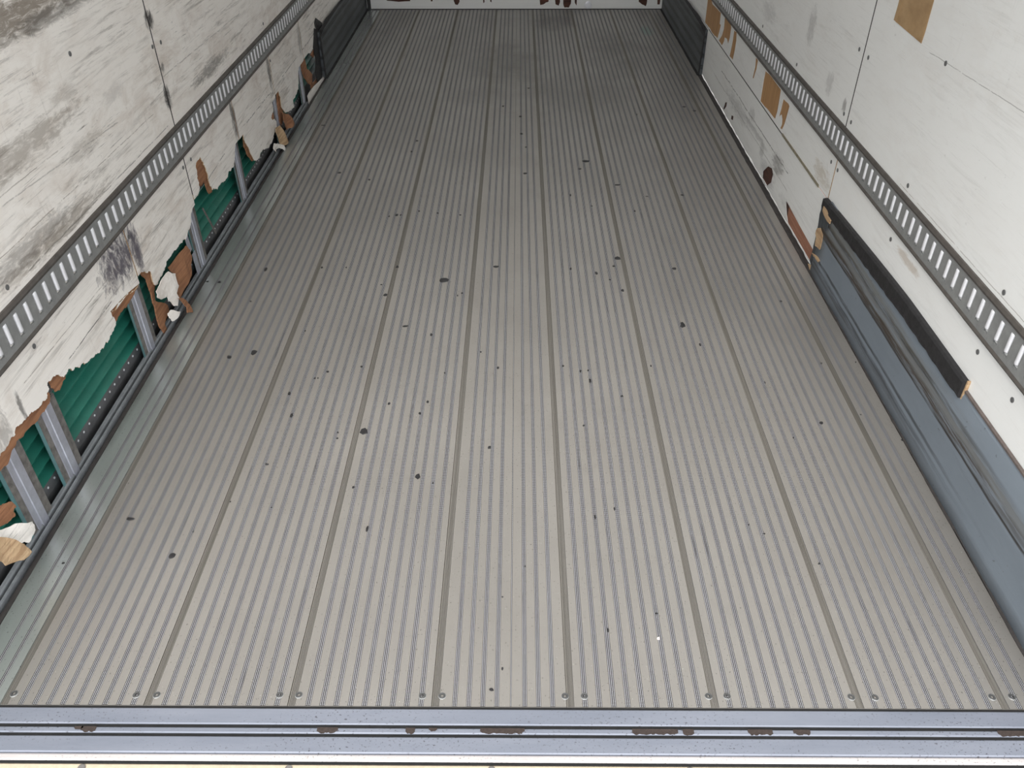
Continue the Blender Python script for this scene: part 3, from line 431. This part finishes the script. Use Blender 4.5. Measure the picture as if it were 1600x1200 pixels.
# aluminium studs
names = ['nearest aluminium wall stud, at the left frame edge', 'second aluminium wall stud from the opening, with a torn top', 'third aluminium stud, beside the draped brown plywood splinter',
         'fourth aluminium stud, flanked by loose pale metal straps', 'fifth aluminium stud, right of the green panel gap', 'sixth aluminium stud, small and upright among brown tatters', 'farthest visible aluminium stud, nearly at the clean triangular lining piece']
for i, (ya, yb) in enumerate(STUDS):
    w = .125; ya = yb - w if i == 0 else ya
    s = tag(empty('wall_stud', (-1.15, ya + w/2, 0)), names[i], 'wall stud', 'aluminium studs in the left wall')
    k = w / .14
    top = .465 if i != 1 else .300
    # web and flanges (plan outline, extruded upwards)
    def up_prof(pts, z0, z1, nm, mat):
        bm = bmesh.new(); extrude_profile(bm, pts, z0, z1, 'z'); return link(nm, bm, mat, s)
    up_prof([(-1.1525, ya * 1.0175), (-1.1285, ya + .001), (-1.1285, ya + .016*k), (-1.131, ya + .018*k), (-1.1525, ya * 1.0175 + .008)], -.10, top, 'side_web', M_TEAL)
    up_prof([(-1.1310, ya + .016*k), (-1.1280, ya + .016*k), (-1.1280, ya + .042*k), (-1.1310, ya + .042*k)], -.10, top, 'glue_strip', M_GLUE)
    up_prof([(-1.1310, ya + .042*k), (-1.1250, ya + .043*k), (-1.1250, ya + .058*k), (-1.1265, ya + .060*k), (-1.1265, ya + .064*k), (-1.1235, ya + .066*k), (-1.1235, ya + .098*k), (-1.1310, ya + .100*k)], -.10, top + (.0 if i != 1 else .02), 'crown', M_STUD)
    up_prof([(-1.1310, ya + .100*k), (-1.1285, ya + .100*k), (-1.1285, ya + .136*k), (-1.133, ya + .140*k), (-1.1525, ya + .140*k), (-1.1525, ya + .136*k), (-1.134, ya + .134*k)], -.10, top - (.0 if i != 1 else .03), 'far_web', M_GLUE)
# two loose straps by the fourth stud, one bent strip behind it
sheet('metal_strap', [(2.905, .215), (2.935, .215), (2.945, .125), (2.912, .120)], lambda u, w, d: (-1.128 - d, u, w), .002, M_STUD).location = (0, 0, 0)
sheet('metal_strap', [(2.925, .110), (2.960, .112), (2.965, .020), (2.930, .015)], lambda u, w, d: (-1.124 - d, u, w), .002, M_STUD)
sheet('metal_strap', [(3.160, .20), (3.170, .20), (3.250, .045), (3.238, .040)], lambda u, w, d: (-1.135 - d, u, w), .003, M_GLUE)
lab = ['upper pale speckled metal strap left of the fourth stud', 'lower pale metal strap with a hole hanging left of the fourth stud', 'thin bent dark metal strip right of the fourth stud']
for o, l in zip([o for o in C.objects if o.name.startswith('metal_strap')], lab): tag(o, l, 'metal strap')

# ragged flaps hanging from the tears
MF = dict(ply=M_PLY, white=M_WALL_L, tan=M_TAN, black=M_BLACK)
for pts, x0, curl, mat, label, nm in FLAPS:
    zt = max(p[1] for p in pts); zb = min(p[1] for p in pts); h = max(.02, zt - zb); yc = sum(p[0] for p in pts) / len(pts)
    loops = jag(pts, .004, 2, True)
    bm = bmesh.new(); vs = [bm.verts.new((0, u, w)) for u, w in loops]
    es = [bm.edges.new((vs[i], vs[(i+1) % len(vs)])) for i in range(len(vs))]
    bmesh.ops.triangle_fill(bm, edges=es, use_beauty=True)
    if len(pts) > 6: bmesh.ops.subdivide_edges(bm, edges=[e for e in bm.edges if e.calc_length() > .02], cuts=2, use_grid_fill=True)
    bmesh.ops.triangulate(bm, faces=bm.faces)
    for v in bm.verts:
        t = (zt - v.co.z) / h
        v.co.x = x0 + curl * (1 - (1 - t) ** 2) * (0.75 + .35 * math.sin((v.co.y - yc) * 40)) + curl * .10 * math.sin(v.co.z * 120 + v.co.y * 70)
    r = bmesh.ops.solidify(bm, geom=list(bm.faces), thickness=.0022)
    tag(link(nm, bm, MF[mat], smooth=False), label, {'torn_lining_flap': 'torn lining', 'tape_scrap': 'tape'}.get(nm, 'plywood scrap'))

# ------------------------------------------------------------ right wall
wr = struct(empty('wall_right', (XR, 4.2, 0)))
sheet('wall_panel', rect(Y0, 3.036, .53, ZT), RP, T, M_WALL_R, wr)
sheet('wall_panel', rect(3.041, 5.477, .53, ZT), RP, T, M_WALL_R, wr)
sheet('wall_panel', rect(5.482, Y1, .53, ZT), RP, T, M_WALL_R, wr)
sheet('wall_panel', rect(Y0, 3.0355, .0, .52), RP, T, M_WALL_R, wr)
def clipz(p, zmin, zmax): return [(u, min(max(w, zmin), zmax)) for u, w in p]
up_holes = [jag(clipz(p, .304, .505), .002, 1, True) for p in PLY_R]
sheet('wall_panel', rect(3.0375, Y1, .300, .52), RP, T * .2, M_WALL_R, wr, up_holes)
low = [(3.0375 + (Y1 - 3.0375) * k / 120, .003 + (random.uniform(0, .009) if k > 11 else random.uniform(0, .003))) for k in range(121)]
lowh = [jag(KNOT_R, .003, 2, True), jag([(u, max(w, .020)) for u, w in HOLES_R[0]], .001, 1, True), jag([(u, max(w, .020)) for u, w in HOLES_R[1]], .001, 1, True), jag([((3.0395 if w < .075 and u < 3.12 else u), max(w, .0075)) for u, w in PLY_LOW_R if not (w < .004 and u < 3.15)] , .0006, 1, True)]
sheet('wall_panel', low + [(Y1, .296), (3.0375, .296)], RP, T * .2, M_WALL_R, wr, lowh)
sheet('plywood_backing', rect(3.04, Y1, .301, .519), lambda u, w, d: (XR + T * .2 + .0005 + d, u, w), .004, M_PLYR, wr)
sheet('plywood_backing', rect(3.45, Y1, .008, .295), lambda u, w, d: (XR + T * .2 + .0035 + d, u, w), .004, M_DARKPLY, wr)
sheet('plywood_backing', rect(3.04, 3.45, .008, .295), lambda u, w, d: (XR + T * .2 + .0005 + d, u, w), .004, M_LOWPLY, wr)
bm = bmesh.new(); box(bm, (XR - .0008, 3.70, .2955), (XR + .002, 5.6, .3005)); link('caulk_line', bm, M_SEAL, wr)
bm = bmesh.new(); box(bm, (XR - .003, 3.16, .2950), (XR + .002, 3.74, .3060)); link('caulk_line', bm, flat('old_tan_caulk', srgb(140, 132, 112), .8, 0, .4, 60), wr)
for y, z0, z1, m in ((3.0385, .58, ZT, M_SEAL), (5.4795, .58, ZT, M_SEAL), (3.0365, .30, .48, M_TAN)):
    bm = bmesh.new(); box(bm, (XR - .0003, y - .0038, z0), (XR + T + .004, y + .0038, z1)); link('joint_sealant', bm, m, wr)
rivets(RIVETS_R, XR, -1, wr)
tp = tag(empty('parcel_tape', (XR, 2.74, 1.08)), 'brown parcel tape patch stuck high on the clean right wall', 'tape')
sheet('tape_patch', TAPE_R, lambda u, w, d: (XR - .0006 - d, u, w), .0008, M_TAPE, tp)
sheet('tape_strip', [(2.650, 1.150), (2.6205, 1.123), (2.6245, 1.003), (2.665, 1.006)], lambda u, w, d: (XR - .0018 - d, u, w), .0008, M_TAPE, tp)
sheet('tape_strip', [(2.856, 1.119), (2.858, 1.012), (2.835, 1.009), (2.822, 1.119)], lambda u, w, d: (XR - .0018 - d, u, w), .0008, M_TAPE, tp)

# lashing rails with slots
def rail(x, sgn, label, ph):
    r = tag(empty('lashing_rail', (x, 4, .53)), label, 'lashing rail', 'slotted lashing rails along both walls')
    X = lambda d: x + sgn * d          # d = distance out of the wall into the room
    pitch = .0533; n = int((Y1 - .02 - Y0) / pitch)
    k0 = math.ceil((Y0 + .02 - ph) / pitch)
    ys = [ph + pitch * k for k in range(k0, k0 + n) if ph + pitch * k < Y1 - .03]
    zb, zt = .498, .563
    bm = bmesh.new()
    def quad(y0, y1, z0, z1, d=.0060):
        v = [bm.verts.new((X(d), yy, zz)) for yy, zz in ((y0, z0), (y1, z0), (y1, z1), (y0, z1))]; bm.faces.new(v)
    zA, zB = RB + .012, RT - .016
    quad(Y0, Y1, zA, zb); quad(Y0, Y1, zt, zB)
    prev = Y0
    for y in ys: quad(prev, y - .0075, zb, zt); prev = y + .012
    quad(prev, Y1, zb, zt)
    for y in ys:                        # slot walls
        a, b = y - .0075, y + .012
        for p in (((a, zb), (b, zb)), ((b, zb), (b, zt)), ((b, zt), (a, zt)), ((a, zt), (a, zb))):
            v = [bm.verts.new((X(d), q[0], q[1])) for q, d in ((p[0], .006), (p[1], .006), (p[1], -.010), (p[0], -.010))]; bm.faces.new(v)
    bmesh.ops.remove_doubles(bm, verts=bm.verts, dist=1e-5)
    link('slotted_plate', bm, M_RAILP, r)
    for z0, z1, s in ((RB, zA, 1), (zB, RT, -1)):
        pts = [(X(0), z0), (X(.0085), z0 + .0005), (X(.0110), (z0 + z1) / 2), (X(.006), z1), (X(0), z1)]
        bm = bmesh.new(); extrude_profile(bm, pts, Y0, Y1); link('flange', bm, M_RAILF, r)
    bm = bmesh.new(); box(bm, (min(X(-.010), X(-.012)), Y0, zb - .005), (max(X(-.010), X(-.012)), Y1, zt + .005)); link('dark_backing', bm, M_HOLE, r)
    def bar(bm, y):
        m = 8; rings = []
        for zz, sc in ((zb + .009, .8), (zb + .013, 1), (zt - .004, 1), (zt + .0005, .8)):
            rings.append([bm.verts.new((X(.003 + math.sin(math.pi * i / m) * .0065 * sc), y + .0045 - math.cos(math.pi * i / m) * .0075, zz)) for i in range(m + 1)])
        for a in range(3):
            for i in range(m): bm.faces.new((rings[a][i], rings[a][i+1], rings[a+1][i+1], rings[a+1][i]))
        bm.faces.new(rings[0]); bm.faces.new(rings[-1])
    first = None
    for y in ys[:98]:
        if first is None: bm = bmesh.new(); bar(bm, 0); first = o = link('slot_bar', bm, M_SLOT, r, True)
        else: o = first.copy(); C.objects.link(o)
        o.location = (0, y, 0)
    if ys[98:]:
        bm = bmesh.new()
        for y in ys[98:]: bar(bm, y)
        link('slot_bar', bm, M_SLOT, r, True)['kind'] = 'stuff'
    return r
rail(XL, 1, 'grey slotted lashing rail running along the dirty, torn left wall', 1.771)
rail(XR, -1, 'grey slotted lashing rail running along the cleaner right wall', 1.954)

# plates low on the walls
skp = tag(empty('scuff_plate', (1.39, 2, 0)), 'long blue-grey scuffed plate along the bottom of the right wall near the opening', 'scuff plate')
pr = [(1.3895, .001), (1.3915, .05), (1.396, .13), (1.3935, .155), (1.3945, .20), (1.399, .225), (1.404, .300), (1.409, .314), (1.4115, .314), (1.4115, .001)]
bm = bmesh.new(); N = 24; rings = []
for k in range(N + 1):
    y = Y0 + (2.985 - Y0) * k / N
    rings.append([bm.verts.new((u + .0012 * math.sin(k * 1.7 + w * 30), y, w)) for u, w in pr])
for k in range(N):
    for i in range(len(pr)): bm.faces.new((rings[k][i], rings[k][(i+1) % len(pr)], rings[k+1][(i+1) % len(pr)], rings[k+1][i]))
bm.faces.new(rings[0]); bm.faces.new(rings[-1]); link('plate', bm, M_SKIRT, skp, True)
sheet('torn_end', jag([(2.94, .004), (2.94, .305), (3.046, .300), (3.040, .22), (3.028, .10), (3.03, .03), (2.99, .004)], .006, 2, True), lambda u, w, d: (1.3965 + d, u, w), .012, flat('charcoal_torn_layers', srgb(66, 70, 74), .7, 0, .5, 25, bumps=.6), skp)
for p in TANS: sheet('chipped_core', jag(p, .003, 1, True), lambda u, w, d: (1.3925 + d, min(u, 3.03), max(w, .004)), .0035, M_TAN, skp)
strip('top_bead', [(1.4045, .313), (1.4045, .3185), (1.409, .3205), (1.4115, .3205), (1.4115, .313)], Y0, 1.79, flat('brown_grime_bead', srgb(98, 88, 84), .7, 0, .3, 40), skp, 20, .0004)
br = tag(empty('rubber_strip', (1.4, 2.4, .3)), 'black rubber rubbing strip fixed above the blue-grey scuff plate', 'rubber strip')
bm = bmesh.new(); N = 50; rings = []
for k in range(N + 1):
    y = 1.782 + (3.035 - 1.782) * k / N; a = max(0, (y - 2.2) / .85); zt = .346 - .040 * a ** 1.2; zb = .290 - .030 * a + random.uniform(-.002, .002)
    j = random.uniform(-.001, .001)
    rings.append([bm.verts.new(p) for p in ((1.4118, y, zb), (1.397 + j, y, zb), (1.3925 + j, y, zb + .012), (1.3935 + j, y, zt - .006), (1.399, y, zt), (1.4118, y, zt))])
for k in range(N):
    for i in range(6): bm.faces.new((rings[k][i], rings[k][(i+1) % 6], rings[k+1][(i+1) % 6], rings[k+1][i]))
bm.faces.new(rings[0]); bm.faces.new(rings[-1]); link('strip_body', bm, M_BLACK, br)
bm = bmesh.new(); box(bm, (1.4035, 1.776, .288), (1.4118, 1.7815, .349)); link('cut_end_glue', bm, M_TAN, br)

def far_kick(x, sgn, y0, label):
    k = tag(empty('kick_plate', (x, 6.5, 0)), label, 'kick plate', 'dark kick plates at the front bulkhead')
    X = lambda d: x + sgn * d
    bm = bmesh.new(); extrude_profile(bm, [(X(0), .001), (X(.022), .001), (X(.020), .14), (X(.013), .275), (X(.009), .288), (X(0), .288)], y0, Y1 - .005); link('plate', bm, M_KICKD, k)
    pts = jag([(y0 - .012, .002), (y0 - .004, .10), (y0 - .014, .20), (y0 + .03, .30), (y0 + .28, .312), (y0 + .9, .300), (y0 + .9, .284), (y0 + .2, .278), (y0 + .022, .262), (y0 + .018, .15), (y0 + .02, .002)], .006, 2, True)
    sheet('black_edging', pts, lambda u, w, d: (X(.0135 + .009 * (1 - w / .3)) + sgn * (.003 - d), u, w), .004, M_BLACK, k)
    strip('sealant_line', [(X(.022), .0005), (X(.022), .010), (X(.034), .0006)], y0, Y1 - .005, M_HOLE, k, 40, .001)
    return k
far_kick(XR, -1, 5.62, 'dark scratched kick plate at the far end of the right wall')
far_kick(XL, 1, 5.56, 'dark scratched kick plate at the far end of the left wall, edged with black tape')
sheet('black_gap', jag([(5.40, .015), (5.36, .10), (5.42, .17), (5.40, .24), (5.50, .33), (5.56, .31), (5.55, .10), (5.54, .012)], .006, 2, True), lambda u, w, d: (XL + .0035 - d, u, w), .003, M_BLACK, wl)

# ------------------------------------------------------------ bulkhead, roof
wb = struct(empty('wall_back', (.15, Y1, 0)))
BP = lambda u, w, d: (u, Y1 + d, w)
holes = []
for p in BACK_TORN:
    q = [(u, min(max(w, .012), .20)) for u, w in p]; ext = [(u, w + (.06 if w > .085 else 0)) for u, w in q]; holes.append(jag(ext, .002, 1, True))
sheet('wall_panel', [(XL, .006), (XR, .006), (XR, ZT), (XL, ZT)], BP, .004, M_WALL_R, wb, holes)
sheet('plywood_backing', rect(XL, XR, .006, .6), lambda u, w, d: (u, Y1 + .0045 + d, w), .004, M_DARKPLY, wb)
bm = bmesh.new(); box(bm, (XL, Y1 - .008, .0005), (XR, Y1 - .0005, .0065)); link('bottom_sealant', bm, M_SEAL, wb)
bm = bmesh.new(); c = BACK_DISH; xm = (c[0][0] + c[1][0]) / 2; zm = c[2][1] - .01
disc(bm, (xm, Y1 - .0005, zm), .030, .004, (0, -1, 0), 18, .6); link('recessed_ring_cup', bm, M_SLOT, wb)
bm = bmesh.new(); box(bm, (XL + .03, Y1 - .03, 0), (XL + .055, Y1 - .0005, .3)); link('corner_black_strip', bm, M_BLACK, wb)  # narrow black box low in the left corner of the bulkhead

def roof_mat():  # unseen roof; translucency added so more daylight reaches the far walls and floor
    m = bpy.data.materials.new('translucent_white_roof'); m.use_nodes = True; t = m.node_tree; n = t.nodes; n.remove(n['Principled BSDF'])
    a = n.new('ShaderNodeBsdfDiffuse'); a.inputs[0].default_value = (.85, .85, .83, 1); b = n.new('ShaderNodeBsdfTranslucent'); b.inputs[0].default_value = (.95, .95, .93, 1)
    x = n.new('ShaderNodeMixShader'); x.inputs[0].default_value = .14; t.links.new(a.outputs[0], x.inputs[1]); t.links.new(b.outputs[0], x.inputs[2]); t.links.new(x.outputs[0], n['Material Output'].inputs[0]); return m
bm = bmesh.new(); v = [bm.verts.new(p) for p in ((XL - .09, Y0, ZT + .002), (XR + .09, Y0, ZT + .002), (XR + .09, Y1 + .05, ZT + .002), (XL - .09, Y1 + .05, ZT + .002))]; bm.faces.new(v)
rf = struct(link('ceiling', bm, roof_mat()))

# ------------------------------------------------------------ door sill
sl = tag(empty('door_sill', (.15, .95, 0)), 'pale aluminium door sill with long grooves and brown corrosion spots at the front edge of the floor', 'door sill')
def sillstrip(nm, y0, y1, z, mat, r=.0025):
    pts = [(y0, z - .03), (y0, z - r), (y0 + r * .3, z - r * .3), (y0 + r, z), (y1 - r, z), (y1 - r * .3, z - r * .3), (y1, z - r), (y1, z - .03)]
    bm = bmesh.new(); extrude_profile(bm, pts, -1.19, 1.49, 'x'); return link(nm, bm, mat, sl)
sillstrip('tread_strip', .9805, 1.0190, -.001, M_SILL)
s2 = sillstrip('narrow_strip', .9595, .9730, -.001, M_SILL)
sillstrip('tread_strip', .9150, .9525, -.001, M_SILL)
sillstrip('worn_lip', .8965, .9146, -.003, M_SILLW, .005)
sillstrip('cream_ledge', .800, .8925, -.006, M_CREAM, .003)
for a, b in ((1.0188, 1.0246), (.9728, .9807), (.9523, .9597), (.8923, .8967)):
    bm = bmesh.new(); box(bm, (-1.185, a, -.029), (1.485, b, -.0035)); link('black_gap_filler', bm, M_HOLE, sl)
bm = bmesh.new(); box(bm, (-1.19, .795, -.06), (1.49, 1.0240, -.0315)); link('sill_base', bm, M_HOLE, sl)
for a, b in RUST:
    a -= .004; b += .004; n = max(4, int((b - a) / .006))
    lo = [(a + (b - a) * k / n, .9588 + (random.uniform(0, .004) if b - a > .02 else .007) + (.004 if k in (0, n) else 0)) for k in range(n + 1)]
    sheet('corrosion_patch', jag(lo, .002, 1) + [(b, .9733), (a, .9733)], lambda u, w, d: (u, w, -.0009 + .0007 - d), .0006, M_RUST, sl)
for x in (-.97, -.74, -.30, .13, .55, 1.02, 1.28):
    bm = bmesh.new(); disc(bm, (x, .882, -.006), .008, .003, (0, 0, 1)); link('bolt_head', bm, M_GLUE, sl)

# ------------------------------------------------------------ bits lying on the floor
def chip(x, y, w, h, nm, mat=M_BLACK, t=.0022):
    n = random.choice((6, 7, 8, 9)); bm = bmesh.new(); ph = random.random() * 6
    ring = []
    for i in range(n):
        a = ph + 2 * math.pi * i / n; r = random.uniform(.65, 1.1)
        ring.append((math.cos(a) * w / 2 * r, math.sin(a) * h / 2 * r))
    A = [bm.verts.new((u, v, 0)) for u, v in ring]; B = [bm.verts.new((u * .9, v * .9, t * random.uniform(.7, 1.6))) for u, v in ring]
    top = bm.verts.new((random.uniform(-.2, .2) * w, random.uniform(-.2, .2) * h, t * 1.5))
    for i in range(n): bm.faces.new((A[i], A[(i+1)%n], B[(i+1)%n], B[i])); bm.faces.new((B[i], B[(i+1)%n], top))
    bm.faces.new(list(reversed(A)))
    o = link(nm, bm, mat); o.location = (x, y, .0001); return o
BL = ['largest square flake of black rubber, left of centre on the floor', 'round black rubber crumb on the near left floor, left of all large flakes but one', 'black oval crumb with a short tail on the near left floor',
      'hooked black crumb a little left of centre, below the largest square flake', 'upright narrow black sliver below the largest square flake', 'bold black rubber lump right of centre, the largest on that side',
      'flat black flake above the bold lump right of centre', 'curved black thread beside the seventh plank seam above the bold lump', 'tangled black scrap just left of the fifth plank seam, mid floor',
      'forked black scrap lying in the grooves at left, mid floor', 'small black oval crumb near the blue-grey scuff plate on the right', 'small black fleck nearest the door sill at the centre',
      'triangular black crumb up and left of the bold lump', 'longest black dash lying across a rib on the far right half of the floor', 'small square black stain-like crumb in a groove right of centre', 'short wavy black thread left of centre', 'black thread lying across ribs left of the centre line, mid floor']
for (x, y, w, h), l in zip(BIG, BL): tag(chip(x, y, w * 1.15, h * 1.15, 'rubber_flake'), l, 'rubber flake', 'larger black rubber flakes on the floor')
ORD = ['first', 'second', 'third', 'fourth', 'fifth', 'sixth', 'seventh', 'eighth', 'ninth']
ZONES = [(1.35, 'close to the sill'), (1.9, 'in the near part'), (2.7, 'before mid floor'), (3.6, 'just beyond mid floor'), (4.6, 'in the far part'), (9, 'toward the bulkhead')]
groups = {}
for c in SMALL:
    p = sum(c[0] > s for s in S0); zn = next(n for y, n in ZONES if c[1] < y)
    sh = 'dash-shaped' if c[2] > 2.2 * c[3] * .9 else ('upright' if c[3] > 1.6 * c[2] else 'speck-like')
    groups.setdefault((p, zn, sh), []).append(c)
for (p, zn, sh), cs in groups.items():
    cs.sort(key=lambda c: c[1])
    for i, (x, y, w, h) in enumerate(cs):
        pre = '' if len(cs) == 1 else ORD[i] + ' nearest '
        tag(chip(x, y, max(w, .0045) * 1.2, max(h, .004) * 1.1, 'rubber_crumb', t=.0015), f'{pre}{sh} black crumb on the {ORD[p]} plank from the left, {zn}', 'crumb', 'tiny crumbs scattered on the floor')
tag(chip(.5255, 1.2045, .010, .008, 'paper_scrap', M_SILLW, .003), 'tiny white paper scrap on the near floor, right of centre', 'paper scrap')

# ------------------------------------------------------------ yard outside, below the opening
bm = bmesh.new(); box(bm, (-15, -15, -1.25), (15, 20, -1.2)); g = link('ground', bm, M_GROUND); g['kind'] = 'structure'
